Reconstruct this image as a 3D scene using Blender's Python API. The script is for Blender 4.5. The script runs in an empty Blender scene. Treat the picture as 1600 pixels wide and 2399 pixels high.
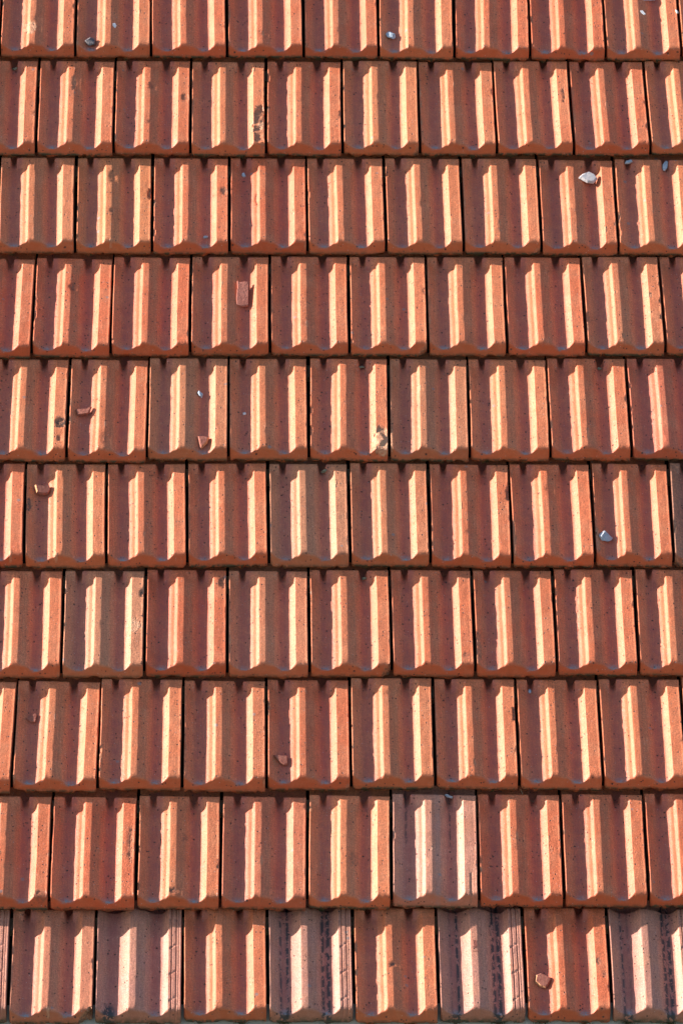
import bpy, bmesh, math, random
import numpy as np
from mathutils import Matrix, Vector, noise as mnoise

# ------------------------------------------------------------------ setup
SC = bpy.context.scene
COL = SC.collection
PITCH = math.radians(40.0)
ROOF = Matrix.Translation((0, 0, 6.5)) @ Matrix.Rotation(PITCH, 4, 'X')

# camera (its pose is written in the roof's own frame: x along the eaves, y up the slope, z off the roof)
cam_data = bpy.data.cameras.new('camera')
cam = bpy.data.objects.new('camera', cam_data)
COL.objects.link(cam)
cr = Matrix(((0.99927999, 0.00060160, -0.03793607, -0.49516083),
             (-0.02254171, 0.81368336, -0.58087112, -7.58203583),
             (0.03051849, 0.58130803, 0.81311106, 10.61298384),
             (0, 0, 0, 1)))
cam.matrix_world = ROOF @ cr
cam_data.sensor_fit = 'VERTICAL'
cam_data.sensor_height = 36.0
cam_data.lens = 180.8646
cam_data.clip_start = 0.1
cam_data.clip_end = 3000.0
SC.camera = cam

# sun direction, in the roof's frame (low, from the left and a little from above)
SUN_ROOF = Vector((-5.0, 1.85, 1.14)).normalized()
SUN_W = (ROOF.to_3x3() @ SUN_ROOF).normalized()
elev = math.asin(SUN_W.z)
world = bpy.data.worlds.new('World')
SC.world = world
world.use_nodes = True
wn = world.node_tree
wn.nodes.clear()
sky = wn.nodes.new('ShaderNodeTexSky')
sky.sky_type = 'NISHITA'
sky.sun_disc = False
sky.sun_elevation = elev
sky.sun_rotation = math.atan2(SUN_W.x, SUN_W.y)
sky.air_density = 1.0
sky.dust_density = 1.0
sky.ozone_density = 1.0
bg = wn.nodes.new('ShaderNodeBackground')
bg.inputs['Strength'].default_value = 0.086
wo = wn.nodes.new('ShaderNodeOutputWorld')
wn.links.new(sky.outputs[0], bg.inputs[0])
wn.links.new(bg.outputs[0], wo.inputs[0])

sd = bpy.data.lights.new('sun', 'SUN')
sd.energy = 5.0
sd.angle = math.radians(0.5)
sd.color = (1.0, 0.92, 0.86)
sun = bpy.data.objects.new('sun', sd)
sun.rotation_euler = SUN_W.to_track_quat('Z', 'Y').to_euler()
sun.location = (-20, 0, 20)
COL.objects.link(sun)

SC.view_settings.view_transform = 'Standard'
SC.view_settings.look = 'None'
SC.view_settings.gamma = 1.0
SC.view_settings.use_curve_mapping = False
SC.view_settings.exposure = 1.40

# ------------------------------------------------------------------ materials
class NT:
    def __init__(s, name):
        s.m = bpy.data.materials.new(name)
        s.m.use_nodes = True
        s.t = s.m.node_tree
        s.t.nodes.clear()
        s.out = s.n('ShaderNodeOutputMaterial')
        s.b = s.n('ShaderNodeBsdfPrincipled')
        s.l(s.b.outputs[0], s.out.inputs[0])
        s.b.inputs['Specular IOR Level'].default_value = 0.25
    def n(s, t, **k):
        x = s.t.nodes.new(t)
        for a, v in k.items():
            setattr(x, a, v)
        return x
    def l(s, a, b):
        s.t.links.new(a, b)
    def put(s, sock, v):
        if isinstance(v, (int, float)):
            sock.default_value = v
        elif isinstance(v, tuple):
            sock.default_value = v if len(v) == len(sock.default_value) else (*v, 1)
        else:
            s.l(v, sock)
    def math(s, op, a, b=0.0, c=0.0, clamp=False):
        x = s.n('ShaderNodeMath', operation=op, use_clamp=clamp)
        s.put(x.inputs[0], a); s.put(x.inputs[1], b); s.put(x.inputs[2], c)
        return x.outputs[0]
    def mix(s, f, a, b, bt='MIX'):
        x = s.n('ShaderNodeMix', data_type='RGBA', blend_type=bt)
        s.put(x.inputs[0], f); s.put(x.inputs[6], a); s.put(x.inputs[7], b)
        return x.outputs[2]
    def coords(s, scale=(1, 1, 1), rnd=True):
        tc = s.n('ShaderNodeTexCoord')
        mp = s.n('ShaderNodeMapping')
        s.l(tc.outputs['Object'], mp.inputs[0])
        mp.inputs['Scale'].default_value = scale
        if rnd:
            oi = s.n('ShaderNodeObjectInfo')
            cx = s.n('ShaderNodeCombineXYZ')
            r = s.math('MULTIPLY', oi.outputs['Random'], 57.0)
            s.l(r, cx.inputs[0]); s.l(r, cx.inputs[1])
            s.l(cx.outputs[0], mp.inputs['Location'])
        return mp.outputs[0]
    def noise(s, vec, scale, detail=3, rough=.55):
        x = s.n('ShaderNodeTexNoise')
        s.l(vec, x.inputs['Vector'])
        x.inputs['Scale'].default_value = scale
        x.inputs['Detail'].default_value = detail
        x.inputs['Roughness'].default_value = rough
        return x.outputs[0]
    def voro(s, vec, scale):
        x = s.n('ShaderNodeTexVoronoi')
        s.l(vec, x.inputs['Vector'])
        x.inputs['Scale'].default_value = scale
        return x
    def ramp(s, v, lo, hi, a=0.0, b=1.0):
        x = s.n('ShaderNodeMapRange', interpolation_type='SMOOTHSTEP')
        s.l(v, x.inputs[0])
        x.inputs[1].default_value = lo; x.inputs[2].default_value = hi
        x.inputs[3].default_value = a; x.inputs[4].default_value = b
        return x.outputs[0]
    def attr(s, name):
        x = s.n('ShaderNodeAttribute', attribute_name=name)
        return x.outputs['Fac']
    def bump(s, h, dist, strength=1.0, prev=None):
        x = s.n('ShaderNodeBump')
        s.put(x.inputs['Height'], h)
        x.inputs['Distance'].default_value = dist
        x.inputs['Strength'].default_value = strength
        if prev is not None:
            s.l(prev, x.inputs['Normal'])
        return x.outputs[0]

def clay_material():
    N = NT('fired_clay')
    oi = N.n('ShaderNodeObjectInfo')
    v = N.coords()
    base = oi.outputs['Color']
    # broad patches of warmer and greyer clay
    p1 = N.ramp(N.noise(v, 16, 3, .6), .38, .68)
    c = N.mix(N.math('MULTIPLY', p1, .34), base, (.60, .255, .13))
    p2 = N.ramp(N.noise(v, 9, 4, .65), .50, .72)
    c = N.mix(N.math('MULTIPLY', p2, .30), c, (.40, .11, .055))
    # streaks drawn along the extrusion
    vs = N.coords((1, .045, 1))
    st = N.ramp(N.noise(vs, 330, 3, .6), .30, .72, .89, 1.08)
    cc = N.n('ShaderNodeCombineColor')
    for i in range(3):
        N.l(st, cc.inputs[i])
    c = N.mix(1.0, c, cc.outputs[0], 'MULTIPLY')
    # sandy grain
    gr = N.ramp(N.noise(v, 620, 2, .7), .28, .74, .74, 1.22)
    cg = N.n('ShaderNodeCombineColor')
    for i in range(3):
        N.l(gr, cg.inputs[i])
    c = N.mix(1.0, c, cg.outputs[0], 'MULTIPLY')
    g2 = N.ramp(N.noise(v, 230, 3, .7), .30, .72, .80, 1.17)
    ch = N.n('ShaderNodeCombineColor')
    for i in range(3):
        N.l(g2, ch.inputs[i])
    c = N.mix(1.0, c, ch.outputs[0], 'MULTIPLY')
    # channel grime, with the channels' purple shade put into the same colour
    dn = N.ramp(N.noise(v, 45, 4, .7), .25, .75, .45, 1.0)
    dirt_shade = N.math('MULTIPLY', N.attr('dirt_shade'), dn, clamp=True)
    c = N.mix(dirt_shade, c, (.31, .085, .075))
    # the raked front keeps the redder unweathered skin
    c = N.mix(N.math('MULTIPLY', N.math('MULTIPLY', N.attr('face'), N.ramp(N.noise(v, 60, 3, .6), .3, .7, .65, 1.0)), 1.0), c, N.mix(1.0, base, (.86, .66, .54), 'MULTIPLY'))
    # freshly broken clay
    fr = N.attr('fresh')
    fn = N.noise(v, 160, 3, .7)
    c = N.mix(N.math('MULTIPLY', fr, N.ramp(fn, .25, .6), clamp=True), c, (.68, .36, .20))
    # tiny white specks
    vo = N.voro(v, 150)
    sp = N.math('MULTIPLY', N.ramp(vo.outputs['Distance'], .10, .17, 1, 0),
                N.ramp(N.n_sep(vo.outputs['Color'], 0), .86, .88))
    c = N.mix(N.math('MULTIPLY', sp, .75), c, (.55, .48, .44))
    # pin holes and little pits
    vp = N.voro(N.coords((1.0, .8, 1.0)), 105)
    hole = N.math('MULTIPLY', N.ramp(vp.outputs['Distance'], .13, .24, 1, 0),
                  N.ramp(N.n_sep(vp.outputs['Color'], 1), .72, .74))
    vq = N.voro(v, 38)
    pit = N.math('MULTIPLY', N.ramp(vq.outputs['Distance'], .07, .13, 1, 0),
                 N.ramp(N.n_sep(vq.outputs['Color'], 2), .66, .68))
    hp = N.math('MAXIMUM', hole, pit)
    c = N.mix(N.math('MULTIPLY', hp, .90), c, (.045, .028, .022))
    # grey green lichen on the tips of the channels and scattered dots
    ln = N.ramp(N.noise(v, 240, 3, .7), .36, .62)
    lich = N.math('MULTIPLY', N.attr('lichen'), N.math('ADD', N.math('MULTIPLY', ln, .8), .25), clamp=True)
    c = N.mix(lich, c, (.20, .255, .29))
    vl = N.voro(v, 22)
    ld = N.math('MULTIPLY', N.ramp(N.math('ADD', vl.outputs['Distance'], N.math('MULTIPLY', N.noise(v, 300, 2), .12)), .14, .19, 1, 0),
                N.ramp(N.n_sep(vl.outputs['Color'], 0), .86, .88))
    c = N.mix(N.math('MULTIPLY', ld, .6), c, (.20, .21, .21))
    # black crusts in stripes
    bn = N.ramp(N.noise(N.coords((1, .6, 1)), 115, 3, .6), .43, .50)
    blk = N.math('MULTIPLY', N.attr('black'), bn, clamp=True)
    c = N.mix(N.math('MULTIPLY', blk, .92), c, (.028, .034, .036))
    # mossy dirt on the lower lip
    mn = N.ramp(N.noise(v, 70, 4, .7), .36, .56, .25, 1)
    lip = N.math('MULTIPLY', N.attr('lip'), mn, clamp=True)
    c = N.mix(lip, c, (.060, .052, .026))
    # black spoiled skin
    soot = N.math('MULTIPLY', N.attr('soot'), N.ramp(N.noise(v, 150, 4, .7), .38, .58), clamp=True)
    c = N.mix(soot, c, (.06, .05, .04))
    N.l(c, N.b.inputs['Base Color'])
    N.b.inputs['Roughness'].default_value = .45
    N.b.inputs['Specular IOR Level'].default_value = .34
    b = N.bump(N.noise(v, 55, 4, .6), .0012)
    b = N.bump(N.noise(v, 420, 3, .65), .0009, 1.0, b)
    b = N.bump(N.noise(v, 190, 3, .7), .0006, 1.0, b)
    b = N.bump(N.math('MULTIPLY', fr, N.noise(v, 120, 4, .75)), .006, 1.0, b)
    b = N.bump(N.math('SUBTRACT', 1.0, hp), .0011, 1.0, b)
    N.l(b, N.b.inputs['Normal'])
    return N.m

def _sep(self, sock, i):
    x = self.n('ShaderNodeSeparateColor')
    self.l(sock, x.inputs[0])
    return x.outputs[i]
NT.n_sep = _sep

def stone_material(name, c1, c2, c3, scale=90):
    N = NT(name)
    v = N.coords()
    c = N.mix(N.ramp(N.noise(v, scale, 4, .65), .35, .65), c1, c2)
    c = N.mix(N.math('MULTIPLY', N.ramp(N.noise(v, scale * 5, 2, .7), .55, .7), .6), c, c3)
    N.l(c, N.b.inputs['Base Color'])
    N.b.inputs['Roughness'].default_value = .85
    b = N.bump(N.noise(v, scale * 2.5, 4, .7), .0022)
    N.l(b, N.b.inputs['Normal'])
    return N.m

M_CLAY = clay_material()
M_GREY = stone_material('grey_limestone', (.34, .36, .40), (.46, .47, .50), (.22, .24, .27))
M_PALE = stone_material('pale_limestone', (.55, .48, .46), (.44, .42, .43), (.30, .33, .36))
M_SLATE = stone_material('blue_grey_slate', (.34, .41, .48), (.45, .50, .56), (.22, .27, .33))
M_DARK = stone_material('dark_flint', (.10, .10, .12), (.17, .15, .15), (.45, .32, .22))
M_WHITE = stone_material('white_lime', (.62, .62, .64), (.72, .71, .70), (.5, .5, .52))
M_MORTAR = stone_material('old_mortar', (.17, .17, .11), (.25, .23, .16), (.10, .10, .07))
M_BRICK = stone_material('red_brick', (.38, .13, .09), (.42, .155, .11), (.24, .08, .055), 70)
M_SHERD = stone_material('broken_clay', (.29, .095, .065), (.34, .125, .085), (.20, .09, .065), 60)
M_RAW = stone_material('raw_broken_clay', (.55, .25, .12), (.62, .30, .15), (.40, .18, .1), 110)
M_STRAW = stone_material('dry_straw', (.42, .33, .2), (.5, .42, .28), (.3, .24, .15))
M_BOARD = stone_material('weathered_cream_paint', (.50, .46, .37), (.58, .54, .44), (.32, .32, .24), 14)
M_UNDER = stone_material('tarred_underlay', (.020, .016, .014), (.03, .024, .02), (.012, .01, .01), 20)
M_MOSS = stone_material('moss_green', (.045, .055, .018), (.075, .075, .028), (.03, .03, .014), 200)
M_WALL = stone_material('lime_render', (.50, .46, .38), (.55, .50, .42), (.42, .38, .3), 3)
M_GROUND = stone_material('rough_grass', (.055, .07, .03), (.08, .09, .04), (.10, .085, .05), 2)

# ------------------------------------------------------------------ helpers
def mesh_obj(name, verts, faces, mat, parent=None, smooth=35):
    me = bpy.data.meshes.new(name)
    me.from_pydata([tuple(p) for p in verts], [], faces)
    me.update()
    if smooth:
        me.shade_smooth()
        me.set_sharp_from_angle(angle=math.radians(smooth))
    me.materials.append(mat)
    o = bpy.data.objects.new(name, me)
    COL.objects.link(o)
    if parent:
        o.parent = parent
    return o

def tag(o, label=None, cat=None, group=None, kind=None):
    if label: o['label'] = label
    if cat: o['category'] = cat
    if group: o['group'] = group
    if kind: o['kind'] = kind
    return o

def box_mesh(x0, x1, y0, y1, z0, z1):
    v = [(x, y, z) for x in (x0, x1) for y in (y0, y1) for z in (z0, z1)]
    f = [(0, 1, 3, 2), (4, 6, 7, 5), (0, 4, 5, 1), (2, 3, 7, 6), (0, 2, 6, 4), (1, 5, 7, 3)]
    return v, f

def vnoise(x, y, seed):
    """smooth value noise, vectorised, -1..1"""
    xi = np.floor(x).astype(np.int64); yi = np.floor(y).astype(np.int64)
    fx = x - xi; fy = y - yi
    fx = fx * fx * (3 - 2 * fx); fy = fy * fy * (3 - 2 * fy)
    def h(a, b):
        n = (a * 374761393 + b * 668265263 + seed * 1442695041) & 0x7fffffff
        n = ((n ^ (n >> 13)) * 1274126177) & 0x7fffffff
        n = n ^ (n >> 16)
        return (n & 0xffff) / 32767.5 - 1.0
    a = h(xi, yi) * (1 - fx) + h(xi + 1, yi) * fx
    b = h(xi, yi + 1) * (1 - fx) + h(xi + 1, yi + 1) * fx
    return a * (1 - fy) + b * fy

# ------------------------------------------------------------------ the roof
roof = bpy.data.objects.new('tiled_roof', None)
COL.objects.link(roof)
roof.matrix_world = ROOF
tag(roof, 'sloping roof covered in overlapping orange red clay tiles with two channels each', 'roof', kind='thing')

# body profile across a tile: u in widths, height in millimetres above the channel floor
PU = np.array([0, .012, .03, .06, .09, .12, .15, .18, .21, .235, .255, .277, .290, .302, .318, .334, .345, .358, .370, .376, .400, .430, .452, .462,
               .480, .505, .535, .555, .585, .615, .640, .665, .690, .712, .735, .752, .765, .785, .805, .817, .824, .850, .900, .945, .960, .967, .972])
PZ = np.array([15.8, 16.6, 14.2, 8.6, 4.8, 2.4, 1.0, .35, .15, .6, 1.8, 4.1, 6.3, 7.7, 8.7, 9.5, 10.9, 14.4, 17.7, 18.4, 18.4, 18.35, 18.25, 17.5,
               15.8, 13.9, 13.0, 12.0, 8.4, 4.6, 2.1, .7, .1, .4, 1.5, 2.8, 4.4, 8.6, 13.4, 16.5, 18.3, 18.35, 18.25, 18.1, 18.9, 18.4, 13.0])
# at the head: flat plateaus with two narrow slots
HU = np.array([0, .112, .124, .138, .160, .178, .196, .210, .224, .592, .608, .620, .640, .668, .694, .712, .728, .972])
HZ = np.array([17.6, 17.6, 16.6, 5., -4., -4., 5., 16.6, 18.0, 18.0, 16.8, 5., -4., -4., 5., 16.8, 18.0, 18.2])
# extruded (pale) tile: plain straight wall, wide crest
EZ = PZ.copy()
EZ[11:20] = [4.0, 5.5, 7.0, 9.0, 11.2, 12.8, 15.0, 17.2, 18.2]

def build_tile(rng, W, ys, kind, chips, corner, rung):
    """one interlocking tile. kind: 'pressed' or 'extruded'. returns an object with its own mesh"""
    seed = rng.randrange(1 << 20)
    us = set(np.round(PU, 4)) | {.005, .045, .075, .105, .135, .165, .195, .222, .246, .266, .326, .388, .442, .570, .600, .628, .652, .678,
                                  .701, .723, .744, .795, .811, .835, .865, .88, .915, .93, .954}
    if kind == 'extruded':
        us |= {.847, .869, .901, .923, .851, .855, .861, .865, .905, .909, .915, .919, .938, .941, .945}
    us = np.array(sorted(us))
    r0 = .0045
    fa = np.linspace(0, math.pi / 2, 7)
    step = .0026 if rung else .0045
    ybody = list(np.arange(.012, ys - .004, step)) + [ys - .003, ys - .0015, ys - .0003, ys + .0012, ys + .003, ys + .02, ys + .055]
    U = us[None, :]
    def prof(y):
        y = np.asarray(y)[:, None]
        base = np.interp(U, PU, EZ if kind == 'extruded' else PZ)
        head = np.interp(U, HU, HZ)
        if kind == 'extruded':
            t = np.zeros_like(y)
        else:
            t = np.clip((y - (ys - .034)) / .034, 0, 1)
            t = t * t * (3 - 2 * t)
            t = t ** 1.4
        h = base * (1 - t) + head * t
        if kind != 'extruded':
            sl = np.clip((y - (ys - .060)) / .060, 0, 1)
            slot = np.clip((.036 - np.abs(U - .166)) / .008, 0, 1) + np.clip((.042 - np.abs(U - .667)) / .008, 0, 1)
            h = h - 4.0 * slot * sl
        return h
    wob_e = rng.uniform(.2, .6)
    # rounding of the front edge: radius grows with the height of the profile
    Pf = prof([0.0])[0]
    worn = .0032 * vnoise(us * 38, us * 0 + 3, seed) + .0012 * vnoise(us * 120, us * 0, seed + 5)
    R = r0 + (.0065 + worn * .7) * np.clip(Pf / 18.0, 0, 1) ** 1.3
    R = np.maximum(R, .003)
    TH = .0218
    top0 = TH + Pf / 1000.0
    belly = -.0065 * (np.exp(-((us - .168) / .050) ** 2) + np.exp(-((us - .667) / .050) ** 2))
    rowsY, rowsZ = [], []
    n = len(us)
    # underside and lip
    rowsY.append(np.full(n, ys + .055)); rowsZ.append(np.full(n, .004) + 0 * belly)
    rowsY.append(np.full(n, .10)); rowsZ.append(np.full(n, .0) + belly * .8)
    rowsY.append(np.full(n, .006)); rowsZ.append(np.full(n, .0) + belly)
    rowsY.append(np.full(n, .0022)); rowsZ.append(np.full(n, .0006) + belly)
    rowsY.append(np.full(n, .0012)); rowsZ.append(np.full(n, .0025) + belly * .8)
    rowsY.append(np.full(n, .0010)); rowsZ.append(np.full(n, .0052) + belly * .3)
    rowsY.append(np.full(n, .0)); rowsZ.append(np.full(n, .0066))
    nl = len(rowsY)
    # raked front face: the slant cuts the channels in a U and the ribs further back
    rake = rng.uniform(.44, .54)
    yt = np.maximum(rake * (top0 - .0066) + worn * .22 * np.clip(Pf / 18.0, 0, 1) ** 2, .0012)
    rho = .0013 + .0075 * np.clip(Pf / 18.0, 0, 1) ** 1.6
    ln = np.sqrt(1 + rake ** 2)
    dz = np.minimum(rho / ln, (top0 - .0066) * .8); dyy = dz * rake
    for k in (.09, .30, .62, .9):
        rowsY.append((yt - dyy) * k); rowsZ.append(.0066 + (top0 - dz - .0066) * k)
    for t_ in (0, .22, .45, .7, 1.0):
        rowsY.append((yt - dyy) * (1 - t_) ** 2 + 2 * yt * t_ * (1 - t_) + (yt + rho) * t_ ** 2)
        rowsZ.append((top0 - dz) * (1 - t_) ** 2 + 2 * top0 * t_ * (1 - t_) + top0 * t_ ** 2)
    nfront = len(rowsY)
    for k in (.4, .75):
        rowsY.append((yt + rho) * (1 - k) + .029 * k); rowsZ.append(top0)
    Yb = np.array([.0300] + [y for y in ybody if y > .033])
    Pb = prof(Yb) / 1000.0 + TH
    drop = np.clip((Yb - (ys - .0002)) / .0014, 0, 1)[:, None]
    Pb = Pb * (1 - drop) + np.minimum(Pb, .0060) * drop
    # softened shoulder
    sh = np.clip((Yb - (ys - .004)) / .004, 0, 1)[:, None] * (1 - drop)
    Pb = Pb - .0016 * sh ** 2 * (Pb > .02)
    Y = np.vstack([np.array(rowsY), np.repeat(Yb[:, None], n, 1)])
    Z = np.vstack([np.array(rowsZ), Pb])
    X = np.repeat((us * W * .991)[None, :], len(Y), 0)
    m = len(Y)
    top = np.zeros((m, 1)); top[nl + 2:] = 1.0
    # ---- attributes
    fresh = np.zeros((m, n)); soot = np.zeros((m, n)); black = np.zeros((m, n)); lichen = np.zeros((m, n)); lip = np.zeros((m, n)); dirt_shade = np.zeros((m, n)); face = np.zeros((m, n))
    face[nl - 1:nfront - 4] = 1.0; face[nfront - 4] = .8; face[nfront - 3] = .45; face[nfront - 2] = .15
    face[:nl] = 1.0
    Uf = np.repeat(us[None, :], m, 0)
    trough = np.exp(-((Uf - .20) / .085) ** 4) + np.exp(-((Uf - .685) / .075) ** 4)
    dirt_shade[:] = trough * .75 * top  # part grime, part channel shade carried by the colour
    # ---- uneven surface
    body = top * np.clip((ys - Y) / .003 + .5, 0, 1)
    Z += body * (.00020 * vnoise(X / .011, Y / .016, seed + 11) + .00022 * vnoise(X / .05, Y / .08, seed + 12))
    X += (.0003 * vnoise(Y / .05, Uf * 0, seed + 13) + .00013 * vnoise(Y / .012, Uf * 3, seed + 14) * (1 if kind == 'pressed' else .4))
    Z += body * .0011 * np.clip(1 - Uf / .035, 0, 1) ** .5 * vnoise(Y / .035, Y * 0 + 2, seed + 61)
    Z += top * (rng.uniform(-.0007, .0007) * (Uf - .5) * 2 * np.clip(1 - Y / ys, 0, 1) + rng.uniform(-.0006, .0006) * np.sin(np.clip(Y / ys, 0, 1) * math.pi))
    X += rng.uniform(-.0009, .0009) * np.sin(np.clip(Y / ys, 0, 1) * math.pi)
    # front face not quite flat
    Y += (1 - top) * .0007 * vnoise(X / .02, Z / .01, seed + 15) + .0009 * vnoise(X / .06, X * 0, seed + 16) * (1 - np.clip(Y / .03, 0, 1))
    # knocks along the lower lip
    kn = np.clip(vnoise(X / .014, X * 0 + 9, seed + 71) - .45, 0, 1) * np.clip((.012 - Z) / .012, 0, 1) * np.clip(1 - Y / .02, 0, 1)
    Y += .010 * kn
    Z += .006 * kn
    # rounded plan corners at the front
    rc = rng.uniform(.006, .013)
    xl = np.clip(1 - X / rc, 0, 1); xr = np.clip(1 - (.972 * W - X) / rc, 0, 1)
    fy = np.clip(1 - Y / .02, 0, 1)
    Y += fy * rc * (1 - np.sqrt(np.clip(1 - xl ** 2, 0, 1)) + 1 - np.sqrt(np.clip(1 - xr ** 2, 0, 1))) * .8
    # ---- random nibbled edges
    def nibble(ue, yc, ru, ry, depth, fr=.0, ragged=.5, so=0.0):
        d = ((Uf - ue) / ru) ** 2 + ((Y - yc) / ry) ** 2
        d = d + ragged * .5 * vnoise(X / .006, Y / .007, seed + int(yc * 999) % 77) + ragged * .25 * vnoise(X / .0028, Y / .003, seed + 3)
        w = np.clip((1.05 - d) / .28, 0, 1) * top
        Z[:] -= w * (depth + depth * .35 * vnoise(X / .009, Y / .008, seed + 21))
        fresh[:] = np.maximum(fresh, w * fr)
        soot[:] = np.maximum(soot, w * so)
        dirt_shade[:] *= 1 - w * min(1, fr + so)
    for ue, cnt, dmax in ((.010, 4, .0035), (.970, 3, .0024), (.376, 1, .0010), (.458, 2, .0012), (.824, 1, .0010)):
        if kind == 'extruded' and ue != .968:
            continue
        for _ in range(rng.randint(0, cnt)):
            nibble(ue + rng.uniform(-.004, .004), rng.uniform(.008, ys - .03), rng.uniform(.008, .022), rng.uniform(.003, .016),
                   rng.uniform(.3, 1) * dmax, rng.choice((0, 0, .5)), .6)
    for (ue, yc, ru, ry, depth, fr, so) in chips:
        nibble(ue, yc, ru, ry, depth, fr, .45 if ru > .1 else .8, so)
    # ragged crest front (fuzzy worn brow)
    brow = np.clip(1 - np.abs(Y - .024) / .006, 0, 1) * np.clip((Pf / 18.0 - .6) / .4, 0, 1)[None, :] * top
    Z -= brow * .0007 * np.clip(vnoise(X / .0022, Y / .012, seed + 31), -.2, 1)
    # ---- extruded ladder marks
    if kind == 'extruded':
        g = np.zeros((m, n))
        for uc in (.858, .912):
            g = np.maximum(g, 1.5 * np.clip(1 - np.abs(Uf - uc) / .0085, 0, 1) ** .5)
        g = np.maximum(g, .7 * np.clip(1 - np.abs(Uf - .9415) / .0036, 0, 1))
        if rung:
            for k in range(6):
                yy = .040 + .082 * k
                dy = Y - (yy + (Uf - .835) * .17)
                gg = np.clip(1 - np.abs(dy) / .0030, 0, 1) ** .6 * ((Uf > .834) & (Uf < .914))
                g = np.maximum(g, gg)
        Z -= g * .0022 * top
    # ---- broken corner
    if corner:
        side, cx, cy = corner
        d = np.clip((X - (.972 * W - cx)) / cx, 0, 1) if side == 'R' else np.clip((cx - X) / cx, 0, 1)
        jag = 1 + .35 * vnoise(X / .005, Z / .006, seed + 41)
        lim = cy * d ** .7 * jag
        mask = (Y < lim)
        fresh[:] = np.maximum(fresh, np.clip((lim + .004 - Y) / .004, 0, 1) * (d > 0) * .5)
        soot[:] = np.maximum(soot, np.clip((lim + .003 - Y) / .004, 0, 1) * (d > 0) * .6)
        Y[:] = np.where(mask, lim + (Y * .1), Y)
    # ---- stains
    tip = np.exp(-((Uf - .185) / .055) ** 2) + np.exp(-((Uf - .672) / .055) ** 2)
    ytip = np.exp(-((Y - .0105) / (.007 if kind == 'pressed' else .011)) ** 2) * np.clip((Z - .0195) / .0012, 0, 1)
    lichen[:] = np.clip(tip * ytip * rng.uniform(.75, 1.3), 0, 1)
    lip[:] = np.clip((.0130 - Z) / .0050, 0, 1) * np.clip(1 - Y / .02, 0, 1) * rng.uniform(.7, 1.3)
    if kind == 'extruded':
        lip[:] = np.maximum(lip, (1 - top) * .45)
    # ---- side walls: pull first and last columns
    def addcol(A, left, right):
        return np.hstack([left[:, None], A, right[:, None]])
    zl = np.minimum(Z[:, 0], .003); zr = np.minimum(Z[:, -1], .003)
    X = addcol(X, X[:, 0] + .0004, X[:, -1] + .0006)
    Y = addcol(Y, Y[:, 0], Y[:, -1]); Z = addcol(Z, zl, zr)
    zero = np.zeros(m)
    fresh, soot, black, lichen, lip, dirt_shade, face = [addcol(A, zero, zero) for A in (fresh, soot, black, lichen, lip, dirt_shade, face)]
    n += 2
    verts = np.stack([X, Y, Z], -1).reshape(-1, 3)
    idx = np.arange(m * n).reshape(m, n)
    quads = np.stack([idx[:-1, :-1], idx[:-1, 1:], idx[1:, 1:], idx[1:, :-1]], -1).reshape(-1, 4)
    me = bpy.data.meshes.new('roof_tile')
    nv, nq = len(verts), len(quads)
    me.vertices.add(nv)
    me.vertices.foreach_set('co', verts.astype(np.float32).ravel())
    me.loops.add(nq * 4)
    me.loops.foreach_set('vertex_index', quads.astype(np.int32).ravel())
    me.polygons.add(nq)
    me.polygons.foreach_set('loop_start', np.arange(0, nq * 4, 4, dtype=np.int32))
    me.polygons.foreach_set('loop_total', np.full(nq, 4, dtype=np.int32))
    me.update(calc_edges=True)
    return me, dict(fresh=fresh, soot=soot, black=black, lichen=lichen, lip=lip, dirt_shade=dirt_shade, face=face), (m, n, us, Y)

def finish_tile(me, at):
    for k, A in at.items():
        a = me.attributes.new(k, 'FLOAT', 'POINT')
        a.data.foreach_set('value', A.astype(np.float32).ravel())
    me.shade_smooth()
    me.set_sharp_from_angle(angle=math.radians(40))
    me.materials.append(M_CLAY)

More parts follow.
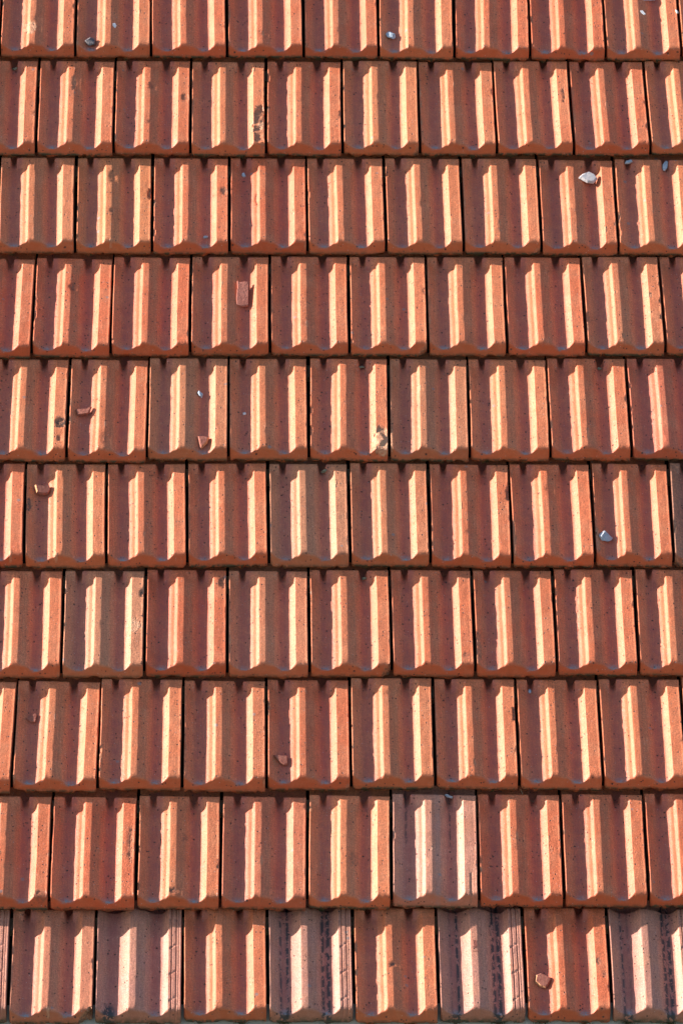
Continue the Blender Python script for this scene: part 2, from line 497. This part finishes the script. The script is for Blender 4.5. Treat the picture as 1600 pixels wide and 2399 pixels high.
# rows of the roof, eaves last: slope position of the row's front edge, joint positions, lean of each joint
ROWS = [
    (1.5054, [-0.8877, -0.6845, -0.4799, -0.2746, -0.0679, 0.1344, 0.3393, 0.5444, 0.7496, 0.9551], [-0.0116, -0.0118, -0.0066, -0.0044, -0.0078, -0.022, -0.0309, -0.029, -0.0163, -0.0147], .0025),
    (1.1656, [-0.7858, -0.5803, -0.3757, -0.1743, 0.0296, 0.236, 0.4416, 0.6473, 0.8522], [-0.0132, -0.0182, -0.0125, -0.0137, -0.0221, -0.0127, -0.0102, -0.0005, -0.0014], -.0012),
    (0.8297, [-0.8814, -0.68, -0.4784, -0.2755, -0.0701, 0.1366, 0.3402, 0.5451, 0.7481], [0.0014, -0.0035, -0.0083, -0.0132, -0.0111, -0.0056, -0.0141, -0.0121, -0.0171], .001),
    (0.4932, [-0.7899, -0.5859, -0.3805, -0.1738, 0.032, 0.2359, 0.4412, 0.6467, 0.8524], [-0.0262, -0.021, -0.0158, -0.0176, -0.0124, -0.021, -0.012, -0.01, -0.0044], -.001),
    (0.1568, [-0.9009, -0.6967, -0.4923, -0.2844, -0.0795, 0.1257, 0.3311, 0.5378, 0.7459], [-0.0208, -0.0228, -0.0247, -0.0096, -0.015, -0.0272, -0.0222, -0.0173, -0.0089], -.001),
    (-0.1741, [-0.7999, -0.5938, -0.3906, -0.1856, 0.0185, 0.2197, 0.426, 0.6347, 0.8328], [-0.0044, 0.0021, -0.0016, -0.0054, -0.0092, -0.018, -0.0183, -0.0105, -0.0257], 0),
    (-0.5046, [-0.9072, -0.7038, -0.499, -0.294, -0.0904, 0.1135, 0.3203, 0.5232, 0.7262], [-0.0093, -0.0116, -0.0173, -0.0128, -0.0151, -0.0105, -0.0128, -0.0115, -0.0239], -.0005),
    (-0.8379, [-0.8222, -0.6129, -0.4071, -0.2015, 0.005, 0.2106, 0.4155, 0.6206], [-0.0353, -0.023, -0.0128, -0.0138, -0.0131, -0.0157, -0.0148, -0.0139], -.0018),
    (-1.1729, [-0.9328, -0.7274, -0.5197, -0.3179, -0.1087, 0.0936, 0.3044, 0.5093, 0.7124], [-0.0161, -0.0239, -0.0156, -0.0249, -0.0247, -0.0307, -0.0241, -0.0205, -0.02], -.0012),
    (-1.4897, [-0.8208, -0.6183, -0.409, -0.207, -0.0028, 0.1976, 0.4054, 0.6073], [-0.0126, -0.0185, -0.0092, -0.0068, -0.0147, -0.014, -0.0117, -0.0214], .0035),
]
# two rows further up the slope, beyond the picture
ROWS = [(2.1805, [-0.880 + .205 * i for i in range(10)], [-.014] * 10, 0), (1.843, [-0.7775 + .205 * i for i in range(9)], [-.014] * 9, 0)] + ROWS

# wear seen on single tiles: (row, tile) -> chips (u, y, ru, ry, depth, fresh, soot)
CH = {
    (0, 0): [(.375, .083, .085, .026, .0022, .9, 0)],
    (1, 0): [(.45, .25, .02, .03, .002, .3, .2)],
    (1, 2): [(.92, .085, .10, .072, .0042, .25, .28), (.93, .09, .035, .02, .001, .9, 0)],
    (1, 1): [(.92, .19, .05, .016, .002, .1, .4), (.465, .235, .03, .014, .002, 0, .3)],
    (1, 6): [(.90, .20, .02, .035, .002, .2, .2)],
    (2, 1): [(.955, .195, .035, .018, .005, 0, .4), (.455, .26, .035, .02, .0022, 0, .2), (.455, .13, .02, .008, .002, 0, .6)],
    (2, 2): [(.92, .205, .045, .014, .0022, .3, .75)],
    (2, 3): [(.345, .18, .03, .025, .002, .1, 0)],
    (3, 0): [(.47, .225, .035, .016, .003, 0, .5), (.0, .14, .02, .06, .003, .1, .3)],
    (3, 3): [(.30, .26, .015, .03, .0015, .2, .0)],
    (3, 7): [(.82, .19, .05, .008, .0022, .6, .5)],
    (4, 0): [(.92, .105, .075, .017, .004, .3, .95), (.9, .05, .03, .01, .002, 0, .6)],
    (4, 10): [(.02, .10, .02, .05, .003, .4, .3)],
    (4, 1): [(.45, .05, .03, .02, .001, 0, .4)],
    (4, 4): [(.90, .046, .125, .044, .0042, 1.0, .0), (.87, .05, .05, .02, -.003, .9, 0)],
    (4, 50): [(.37, .23, .03, .016, .0015, .5, 0)],
    (4, 5): [(.37, .23, .03, .016, .0015, .5, 0), (.0, .05, .03, .04, .003, .6, 0)],
    (5, 0): [(.02, .19, .035, .025, .003, 0, .9), (.30, .25, .04, .015, .002, .2, 0)],
    (5, 3): [(.9, .14, .03, .012, .001, .2, .2)],
    (5, 6): [(.0, .06, .03, .09, .003, .3, .2)],
    (5, 7): [(.02, .06, .035, .045, .0035, .6, .2)],
    (5, 5): [(.96, .22, .025, .025, .003, 0, .5)],
    (6, 1): [(.86, .145, .075, .024, .0016, .85, .1), (.95, .25, .03, .015, .002, 0, .7)],
    (6, 2): [(.93, .285, .05, .018, .003, .1, .6)],
    (6, 6): [(.02, .07, .04, .05, .003, .3, .4)],
    (6, 4): [(.0, .23, .02, .02, .002, 0, .6)],
    (6, 5): [(.90, .04, .06, .01, .001, .1, .5)],
    (7, 5): [(.965, .215, .03, .022, .004, .0, .6)],
    (7, 3): [(.36, .06, .03, .01, .001, .3, .2)],
    (8, 4): [(.54, .13, .06, .022, .0008, 0, .35)],
    (8, 2): [(.55, .2, .04, .012, .001, 0, .5), (.43, .03, .05, .009, .002, 0, .7)],
    (8, 0): [(.9, .02, .08, .012, .002, 0, .4)],
    (8, 1): [(.92, .18, .03, .06, .0015, .3, .2)],
    (8, 5): [(.90, .045, .012, .045, .002, .2, .5)],
    (8, 6): [(.85, .15, .02, .012, .001, .3, 0)],
    (9, 4): [(.45, .15, .03, .008, .003, 0, .9)],
    (9, 6): [(.86, .16, .03, .012, .001, .2, .6), (.92, .12, .03, .01, .001, .2, .6)],
}
CO = {(3, 4): ('R', .022, .014), (6, 4): ('R', .022, .018), (9, 0): ('R', .034, .024), (2, 8): ('R', .020, .012), (1, 4): ('R', .014, .01),
      (7, 3): ('R', .012, .007), (2, 6): ('R', .016, .009), (6, 0): ('R', .01, .006), (5, 8): ('L', .012, .01)}
EXTR = {(9, -1), (9, 1), (9, 3), (9, 5), (9, 7), (9, 9)}
BLACKS = {(9, 1): .35, (9, 3): 1.0, (9, 5): .95, (9, 7): 1.0}
TONE = {(4, 2): (.57, .205, .095), (5, 3): (.53, .215, .11), (6, 1): (.57, .225, .115), (5, 8): (.46, .20, .12), (8, 5): (.57, .25, .165),
        (2, 1): (.61, .20, .080), (2, 0): (.60, .195, .085), (1, 4): (.62, .20, .085), (4, 8): (.58, .15, .075), (5, 4): (.57, .19, .085),
        (6, 3): (.60, .205, .10), (4, 5): (.53, .19, .09), (3, 7): (.60, .19, .085), (9, 0): (.56, .195, .105), (8, 3): (.58, .165, .08)}
LABELS = {(1, 2): 'tile with its right rib spalled off in a ragged dark patch',
          (4, 4): 'tile with a rough freshly broken lower right corner',
          (8, 5): 'paler pinkish tile with long cracks down its right rib',
          (6, 1): 'brownish tile with a round scar on its right rib',
          (9, 0): 'eaves tile with its lower right corner broken away',
          (5, 8): 'dark blotched brown tile at the right edge',
          (4, 0): 'tile with a black and white crater on its right rib',
          (0, 0): 'tile with a pale scraped patch on its middle rib',
          (9, 1): 'pale extruded eaves tile with a ladder pattern and few black spots',
          (9, 3): 'pale extruded eaves tile with two broad stripes of black crust',
          (9, 5): 'pale extruded eaves tile with a stamped mark on its middle rib',
          (9, 7): 'pale extruded eaves tile with black crust at both channel tips'}

GEO = []                     # for setting loose stones down on the surface
TILT = math.radians(7.25)
rng = random.Random(77)
for ri, (yf, js, lean, dy) in enumerate(ROWS):
    r = ri - 2
    g = (ROWS[ri - 1][0] - yf) if ri else .3375
    eave = (r == 9)
    ys = g - .0050
    if r == 8:
        ys = g - .0110
    if eave:
        ys = g + .012
    tilt = TILT if not eave else math.radians(10.0)
    js = list(js)
    lean = list(lean) + [-.014] * (len(js) - len(lean))
    # one more tile each side, then another
    js = [js[0] - .411, js[0] - .2055] + js + [js[-1] + .2055, js[-1] + .411, js[-1] + .6165]
    lean = [lean[0]] * 2 + lean + [lean[-1]] * 3
    for k in range(len(js) - 1):
        i = k - 2
        x0, x1 = js[k], js[k + 1]
        if x0 > 1.30 or x1 < -1.25:
            continue
        key = (r, i)
        kind = 'extruded' if key in EXTR else 'pressed'
        W = (x1 - x0)
        me, at, (m, n, us, Y) = build_tile(rng, W, ys + rng.uniform(-.0008, .0008), kind, CH.get(key, []), CO.get(key), key in EXTR)
        if key in BLACKS:
            uu = np.concatenate([[0], us, [1]])[None, :]
            s = BLACKS[key]
            bands = (np.exp(-((uu - .135) / .012) ** 2) * s * (.9 if key != (9, 5) else .3) + np.exp(-((uu - .215) / .016) ** 2) * s * (.25 if key == (9, 7) else 1)
                     + (np.exp(-((uu - .63) / .018) ** 2) * np.clip((Y_ := np.hstack([Y, Y])[:, :1]) * 0 + 1, 0, 1)
                        + np.exp(-((uu - .695) / .022) ** 2)) * s * (1.0 if key != (9, 1) else 0))
            Yc = np.repeat(Y[:, Y.shape[1] // 2][:, None], uu.shape[1], 1)
            if key == (9, 1):
                bands = np.exp(-((uu - .15) / .06) ** 2) * 1.5 * np.clip((.045 - Yc) / .03, 0, 1)
            else:
                bands = bands * np.clip((Yc - .002) / .006, 0, 1) + (np.exp(-((uu - .18) / .06) ** 2) + np.exp(-((uu - .67) / .05) ** 2)) * np.clip((.016 - Yc) / .014, 0, 1)
            at['black'] = np.clip(bands * 1.5, 0, 1) * np.ones((m, 1))
            at['lichen'] = np.maximum(at['lichen'], np.clip(bands, 0, 1) * .12)
        if key == (8, 5):
            uu = np.concatenate([[0], us, [1]])[None, :]
            Yc = np.repeat(Y[:, Y.shape[1] // 2][:, None], uu.shape[1], 1)
            at['black'] = (np.exp(-((uu - .155) / .012) ** 2) + np.exp(-((uu - .665) / .010) ** 2)) * np.clip((Yc - .16) / .03, 0, 1) * .9
            at['lichen'] = np.maximum(at['lichen'], np.exp(-((uu - .52) / .02) ** 2) * .3)
        if key == (5, 8):
            at['soot'] = np.maximum(at['soot'], .4)
        finish_tile(me, at)
        o = bpy.data.objects.new('roof_tile', me)
        COL.objects.link(o)
        o.parent = roof
        a = .5 * (lean[k] + lean[k + 1]) if k + 1 < len(lean) else lean[k]
        yj = dy * (1 - (x0 + .9) / .9) * .9 + rng.uniform(-.0022, .0022)
        zj = rng.uniform(-.0006, .0012)
        tl = tilt + rng.uniform(-.005, .005)
        mtx = Matrix.Translation((x0 + .0030, yf + yj, zj)) @ Matrix.Rotation(a, 4, 'Z') @ Matrix.Rotation(-tl, 4, 'X') @ Matrix.Rotation(rng.uniform(-.007, .007), 4, 'Y')
        o.matrix_local = mtx
        if kind == 'extruded':
            col = (.51 + rng.uniform(-.02, .02), .225, .155)
        elif key in TONE:
            col = TONE[key]
        else:
            h = rng.random(); v = rng.uniform(.92, 1.06)
            col = tuple(v * (p * (1 - h) + q * h) for p, q in zip((.62, .148, .062), (.63, .198, .085)))
        o.color = (*col, 1)
        if key in LABELS:
            o['label'] = LABELS[key]
        GEO.append((o, mtx, W, ys))

def surface(x, y):
    """height of the tiles' surface in the roof frame, by casting down the roof's normal"""
    best = None
    for o, mtx, W, ys in GEO:
        l = mtx.inverted() @ Vector((x, y, 0))
        if -.01 < l.x < W and -.005 < l.y < ys + .01:
            hit, loc, nor, _ = o.ray_cast(mtx.inverted() @ Vector((x, y, .3)), (mtx.inverted().to_3x3() @ Vector((0, 0, -1))).normalized())
            if hit:
                p = mtx @ loc
                if best is None or p.z > best[0]:
                    best = (p.z, (mtx.to_3x3() @ nor).normalized())
    return best or (0, Vector((0, 0, 1)))

# a stamped mark on the middle rib of one eaves tile, three short strokes with feet
def stroke_mark():
    for o, mtx, W, ys in GEO:
        if o.get('label', '').find('stamped mark') >= 0:
            V, F = [], []
            def bar(x0, y0, x1, y1, w=.0008, z=.0402):
                d = Vector((x1 - x0, y1 - y0)); d.normalize(); p = Vector((-d.y, d.x)) * w
                b = len(V)
                for zz in (z - .002, z + .0006):
                    for s, q in ((1, (x0, y0)), (-1, (x0, y0)), (-1, (x1, y1)), (1, (x1, y1))):
                        V.append((q[0] + s * p.x, q[1] + s * p.y, zz))
                F.extend([(b, b + 1, b + 2, b + 3), (b + 4, b + 7, b + 6, b + 5), (b, b + 4, b + 5, b + 1), (b + 1, b + 5, b + 6, b + 2),
                          (b + 2, b + 6, b + 7, b + 3), (b + 3, b + 7, b + 4, b)])
            x = .40 * W
            for k in range(3):
                bar(x + k * .0035, .226, x + k * .0035 + .002, .206)
            bar(x - .001, .204, x + .010, .207)
            bar(x + .0015, .201, x + .0075, .2025)
            bar(x - .001, .1905, x + .0125, .1912, .0004)
            m = mesh_obj('stamp', V, F, M_SHERD, None, 0)
            m.parent = roof
            m.matrix_local = mtx
stroke_mark()

# ------------------------------------------------------------------ below the tiles
v, f = box_mesh(-1.30, 1.42, -1.40, 2.56, -.085, -.078)
mesh_obj('underlay', v, f, M_UNDER, roof, 0)
for i in range(12):
    yb = -1.20 + i * .334
    v, f = box_mesh(-1.30, 1.42, yb, yb + .036, -.077, -.052)
    mesh_obj('roof_batten', v, f, M_SHERD if False else M_STRAW, roof, 0)
# cream board that closes the eaves, its top edge just under the last row of tiles
v, f = box_mesh(-1.30, 1.42, -1.58, -1.43, -.040, -.010)
eb = mesh_obj('eaves_board', v, f, M_BOARD, roof, 0)

wall_top = ROOF @ Vector((0, -1.50, -.05))
v, f = box_mesh(-1.35, 1.47, wall_top.y + .03, wall_top.y + .28, -.0, wall_top.z - .03)
tag(mesh_obj('house_wall', v, f, M_WALL, None, 0), 'cream rendered house wall under the eaves of the tiled roof', 'wall')

v = [(-600, -600, 0), (600, -600, 0), (600, 600, 0), (-600, 600, 0)]
tag(mesh_obj('ground', v, [(0, 1, 2, 3)], M_GROUND, None, 0), kind='structure')

# ------------------------------------------------------------------ moss and dirt tufts under the tile fronts
mr = random.Random(5)
V, F = [], []
for o, mtx, W, ys in GEO:
    if mtx.translation.x > 1.0 or mtx.translation.x < -1.1:
        continue
    eave = mtx.translation.y < -1.4
    for uc in (.17, .667):
        if mr.random() > (.8 if eave else .38):
            continue
        for _ in range(mr.randint(60, 150) if eave else mr.randint(12, 55)):
            x = (uc + mr.gauss(0, .045 if eave else .03)) * W
            p = mtx @ Vector((x, mr.uniform(-.0015, .004), mr.uniform(-.006, .005)))
            s = mr.uniform(.0008, .0022)
            b = len(V)
            for k in range(4):
                V.append(p + Vector((mr.gauss(0, 1), mr.gauss(0, 1), mr.gauss(0, 1))).normalized() * s)
            F.extend([(b, b + 1, b + 2), (b, b + 2, b + 3), (b, b + 3, b + 1), (b + 1, b + 3, b + 2)])
ms = mesh_obj('moss', V, F, M_MOSS, roof, 0)
tag(ms, kind='stuff')

# ------------------------------------------------------------------ loose stones and sherds
def place(o, x, y, lift=0.0, rz=0.0, rx=0.0, ry=0.0, follow=.6):
    """set a loose thing down: lower it along the roof's normal until it touches the tiles"""
    me = o.data
    z0, nor = surface(x, y)
    nn = Vector((0, 0, 1)).lerp(nor, follow).normalized()
    base = Vector((0, 0, 1)).rotation_difference(nn).to_matrix().to_4x4()
    rot = base @ Matrix.Rotation(rz, 4, 'Z') @ Matrix.Rotation(rx, 4, 'X') @ Matrix.Rotation(ry, 4, 'Y')
    pts = [rot @ vv.co for vv in me.vertices]
    step = max(1, len(pts) // 60)
    low = sorted(pts, key=lambda p: p.z)[:max(12, len(pts) // 3)]
    best = -1e9
    for p in low[::max(1, len(low) // 40)]:
        h = surface(x + p.x, y + p.y)[0]
        best = max(best, h - p.z)
    o.matrix_world = ROOF @ Matrix.Translation((x, y, best - .0008 + lift)) @ rot

def stone(name, size, mat, seed, pts=16, bev=.12, flat=1.0, label='', cat='stone', group=None, rough=.05, sub=2):
    r_ = random.Random(seed)
    bm = bmesh.new()
    for _ in range(pts):
        d = Vector((r_.gauss(0, 1), r_.gauss(0, 1), r_.gauss(0, 1))).normalized()
        bm.verts.new((d.x * size[0] / 2, d.y * size[1] / 2, d.z * size[2] / 2 * flat))
    res = bmesh.ops.convex_hull(bm, input=bm.verts)
    for e in [g for g in res['geom_interior'] if isinstance(g, bmesh.types.BMVert)]:
        bm.verts.remove(e)
    s = max(size)
    bmesh.ops.bevel(bm, geom=list(bm.edges), offset=s * bev * .5, segments=2, affect='EDGES', profile=.5, clamp_overlap=True)
    bmesh.ops.triangulate(bm, faces=bm.faces)
    bmesh.ops.subdivide_edges(bm, edges=[e for e in bm.edges if e.calc_length() > s * .15], cuts=1, use_grid_fill=True)
    bmesh.ops.triangulate(bm, faces=bm.faces)
    for vv in bm.verts:
        n3 = mnoise.noise_vector(vv.co / s * 5 + Vector((seed, 0, 0)))
        n4 = mnoise.noise_vector(vv.co / s * 14 + Vector((seed, 9, 0)))
        vv.co += n3 * s * rough + n4 * s * rough * .4
    me = bpy.data.meshes.new(name)
    bm.to_mesh(me); bm.free()
    me.shade_smooth(); me.set_sharp_from_angle(angle=math.radians(38))
    me.materials.append(mat)
    o = bpy.data.objects.new(name, me)
    COL.objects.link(o)
    tag(o, label, cat, group)
    return o

def sherd(name, outline, thick, mat, seed, label, cat='tile fragment', arch=0.0, raw=None, rawmat=None, taper=.9):
    """a broken slab: outline traced in millimetres, thickness, a curved back, ragged rim.
    raw: normal direction (x, y) of the broken side that shows raw clay"""
    r_ = random.Random(seed)
    pts = []
    for i in range(len(outline)):
        a = Vector(outline[i]); b = Vector(outline[(i + 1) % len(outline)])
        k = max(1, int((b - a).length / 3.2))
        for j in range(k):
            p = a.lerp(b, j / k)
            w = .0 if j == 0 else .45
            pts.append(p + Vector((r_.uniform(-w, w), r_.uniform(-w, w))))
    c = sum(pts, Vector((0, 0))) / len(pts)
    bm = bmesh.new()
    rings = []
    cfg = [(.55, 0), (.93, 0), (1.0, .12), (.99, .5), (taper * 1.03, .88), (taper * .97, 1.0), (.6, 1.0), (.28, 1.0)]
    for sc_, zf in cfg:
        ring = []
        for p in pts:
            q = c + (p - c) * sc_
            z = zf * thick + (arch * (1 - ((q - c).length / 18) ** 2) if arch else 0)
            z += r_.uniform(-.12, .12)
            ring.append(bm.verts.new(((q.x - c.x) / 1000, (q.y - c.y) / 1000, z / 1000)))
        rings.append(ring)
    n = len(pts)
    for a, b in zip(rings, rings[1:]):
        for i in range(n):
            bm.faces.new((a[i], a[(i + 1) % n], b[(i + 1) % n], b[i]))
    bm.faces.new(list(reversed(rings[0])))
    bm.faces.new(rings[-1])
    bmesh.ops.triangulate(bm, faces=bm.faces)
    me = bpy.data.meshes.new(name)
    bm.normal_update()
    me.materials.append(mat)
    me.materials.append(rawmat or M_RAW)
    if raw:
        d = Vector((raw[0], raw[1], .12)).normalized()
        for fc in bm.faces:
            if fc.normal.dot(d) > .45:
                fc.material_index = 1
    bm.to_mesh(me); bm.free()
    me.shade_smooth(); me.set_sharp_from_angle(angle=math.radians(32))
    o = bpy.data.objects.new(name, me)
    COL.objects.link(o)
    tag(o, label, cat)
    return o

place(stone('dark_stone', (.036, .030, .019), M_DARK, 11, 11, .05, label='dark angular stone with brown chipped tip in the second tile of the top row'), -.643, 1.545, rz=.5)
place(stone('grey_pebble', (.029, .031, .0115), M_SLATE, 5, 26, .3, label='rounded blue grey pebble lying in a channel of the top row', cat='pebble'), .1686, 1.5733)
place(stone('pale_stone', (.052, .040, .014), M_GREY, 8, 14, .15, label='pale grey stone cut off by the upper edge of the picture at top right'), .8758, 1.731, rz=.2)
place(sherd('pale_stone', [(-27, -2), (-16, 11), (2, 20), (16, 12), (24, -3), (13, -19), (-3, -18)], 9, M_PALE, 4,
            'flat pinkish white stone with pointed left end in the third row of tiles', 'stone', taper=.82, rawmat=M_PALE), .6822, 1.0923, rz=.0, follow=.2, lift=.001)
place(sherd('slate_chip', [(-6, -16), (-8, 2), (0, 17), (7, 14), (6, -6), (0, -18)], 5, M_SLATE, 6,
            'upright light blue slate chip in the slot near the right edge', 'slate chip', rawmat=M_SLATE), .8917, 1.146, rz=-.1, rx=.25)
place(sherd('slate_chip', [(-11, -3), (-6, 5), (10, 6), (11, 0), (0, -5)], 5, M_SLATE, 7,
            'small blue slate chip tucked under the tile edge left of the upright one', 'slate chip', rawmat=M_SLATE), .7929, 1.1500, rz=.15)
place(sherd('brick_fragment', [(-14, 43), (-9, 39), (13, 43), (16, 40), (16, -40), (2, -44), (-15, -41), (-16, -12), (-13, 20)], 7, M_BRICK, 9,
            'upright rectangular red brick fragment beside a sunlit rib in the fourth row', 'brick fragment', taper=.95, raw=None), -.2433, .6944, rz=-.02, follow=.35)
place(sherd('tile_fragment', [(-20, 6), (-15, -13), (12, -10), (22, 13), (8, 7)], 7, M_SHERD, 10,
            'wedge shaped red brown tile fragment with its tip pointing up right to the lit rib', raw=(-.2, .9), rawmat=M_SHERD), -.6543, .3086, rz=.05, ry=-.1)
place(sherd('tile_fragment', [(-14, 17), (3, 18), (15, 14), (11, -4), (-6, -24), (-9, -20)], 9.5, M_SHERD, 12,
            'pointed tile fragment with pale raw left side at the foot of a channel', raw=(-1, .1), taper=.75), -.3505, .2035, follow=.5)
place(stone('slate_chip', (.016, .026, .012), M_SLATE, 21, 12, .1, label='small blue grey chip lying above the pointed tile fragment', cat='stone chip'), -.3548, .3705, rz=.35)
place(stone('white_chip', (.010, .013, .006), M_WHITE, 22, 9, .1, label='tiny white chip in a channel of the fifth row', cat='stone chip'), -.2423, .3072, rz=.5)
place(sherd('tile_fragment', [(-20, 12), (10, 11), (17, 15), (21, 2), (15, -12), (2, -16), (-15, -12)], 10, M_SHERD, 13,
            'squarish tile fragment with a bright orange broken right end in the sixth row', raw=(1, .1), taper=.9), -.7578, .069, follow=.5, ry=.12)
place(stone('grey_stone', (.038, .034, .0155), M_GREY, 34, 13, .1, label='light grey stone with sunlit right side beside the right tile joints in the sixth row'), .6658, -.0903, rz=.1)
place(sherd('tile_fragment', [(6, 15), (12, 12), (9, -13), (-3, -12), (-15, -3)], 5, M_SHERD, 14,
            'small three cornered dark red fragment near the left edge in the eighth row', raw=None), -.7742, -.6219, rz=-.05)
place(sherd('tile_fragment', [(-20, 15), (-2, 13), (14, 11), (13, -15), (5, -17), (-4, -10)], 5.5, M_SHERD, 15,
            'tapering greyish red fragment pointing down beside a dark tile joint', raw=None), -.1638, -.7578, rz=.05)
place(sherd('clay_lump', [(-15, 17), (-4, 22), (10, 16), (21, 5), (12, -13), (6, -20), (-8, -15), (-19, -3)], 7.5, M_SHERD, 16,
            'six sided clay lump with one sunlit corner on the bottom row of tiles', 'clay lump', raw=(.95, .35), taper=.86), .4473, -1.3803, follow=.4)  # sunlit corner put in with the paler raw clay colour
place(sherd('grey_sliver', [(-11, 4), (-6, 6), (10, -3), (8, -7), (-4, -3)], 4, M_GREY, 17,
            'grey sliver in the slot at the head of the paler tile', 'stone chip', rawmat=M_GREY), .2428, -.8500, rz=0)
place(sherd('slate_chip', [(-3, -5), (-3, 5), (3, 5), (3, -5)], 3, M_SLATE, 18,
            'tiny upright blue chip in a slot of the eighth row', 'stone chip', rawmat=M_SLATE), .4553, -.535)
place(sherd('slate_chip', [(-4, 6), (2, 8), (6, -5), (1, -8), (-4, -4)], 4, M_SLATE, 19,
            'small blue chip in the left channel of the third row above a wavy ribbed tile', 'stone chip', rawmat=M_SLATE), -.2350, 1.1121)
place(sherd('grey_sliver', [(-7, 0), (-2, 4), (7, 3), (5, -3), (-5, -4)], 4, M_GREY, 20,
            'small grey sliver at the channel tip beside a sunlit rib in the third row', 'stone chip', rawmat=M_GREY), -.3381, .8751)
place(sherd('white_flake', [(-7, 6), (0, 8), (8, -6), (3, -9), (-5, -2)], 2, M_WHITE, 23,
            'white flake below the pale grey stone at the top right', 'flake', rawmat=M_WHITE), .8588, 1.6629)
place(sherd('white_flake', [(-5, 6), (3, 10), (7, 0), (2, -10), (-4, -4)], 1.6, M_WHITE, 24,
            'pale flake on the shaded slope of the second tile in the top row', 'flake', rawmat=M_WHITE), -.5794, 1.6034)
place(sherd('white_flake', [(-3, 6), (2, 4), (5, -5), (0, -7)], 3, M_WHITE, 25,
            'white flake wedged in the tile joint at the far right of the top row', 'flake', rawmat=M_WHITE), .9510, 1.6633, lift=.0)
for nm, x, y, s, lb in (('mortar_crumb', .0633, .474, (.020, .012, .010), 'oval mortar crumb in the slot under the fourth row just right of the middle'),
                        ('mortar_crumb', .6802, .472, (.020, .010, .010), 'oval mortar crumb in the slot under the fourth row at the right'),
                        ('mortar_crumb', -.0408, .140, (.026, .012, .012), 'grey green mortar crumb in the slot above the brownish tile'),
                        ('mortar_crumb', .0522, -.190, (.024, .012, .010), 'mortar crumb in the slot under the sixth row in the middle'),
                        ('mortar_crumb', -.8469, 1.489, (.026, .012, .010), 'mortar crumb under the first tile of the top row')):
    place(stone(nm, tuple(q * .78 for q in s), M_MORTAR, int((x + 3) * 100), 14, .25, label=lb, cat='mortar crumb', group='mortar crumbs in the slots between the rows'), x, y - .004)

# a pale straw caught under the ninth row
V, F = [], []
pth = [Vector((.418, -.836, 0)), Vector((.430, -.841, 0)), Vector((.442, -.848, 0)), Vector((.452, -.858, 0))]
for i, p in enumerate(pth):
    z = surface(p.x, p.y)[0] + .003 + .003 * math.sin(i)
    for k in range(5):
        a = k / 5 * 2 * math.pi
        V.append((p.x + .0006 * math.cos(a) * .7, p.y + .0006 * math.cos(a), z + .0006 * math.sin(a)))
for i in range(3):
    for k in range(5):
        F.append((i * 5 + k, i * 5 + (k + 1) % 5, i * 5 + 5 + (k + 1) % 5, i * 5 + 5 + k))
st = mesh_obj('straw', V, F, M_STRAW, None, 60)
st.matrix_world = ROOF
tag(st, 'thin pale straw caught at the head of a tile right of the paler one', 'straw')
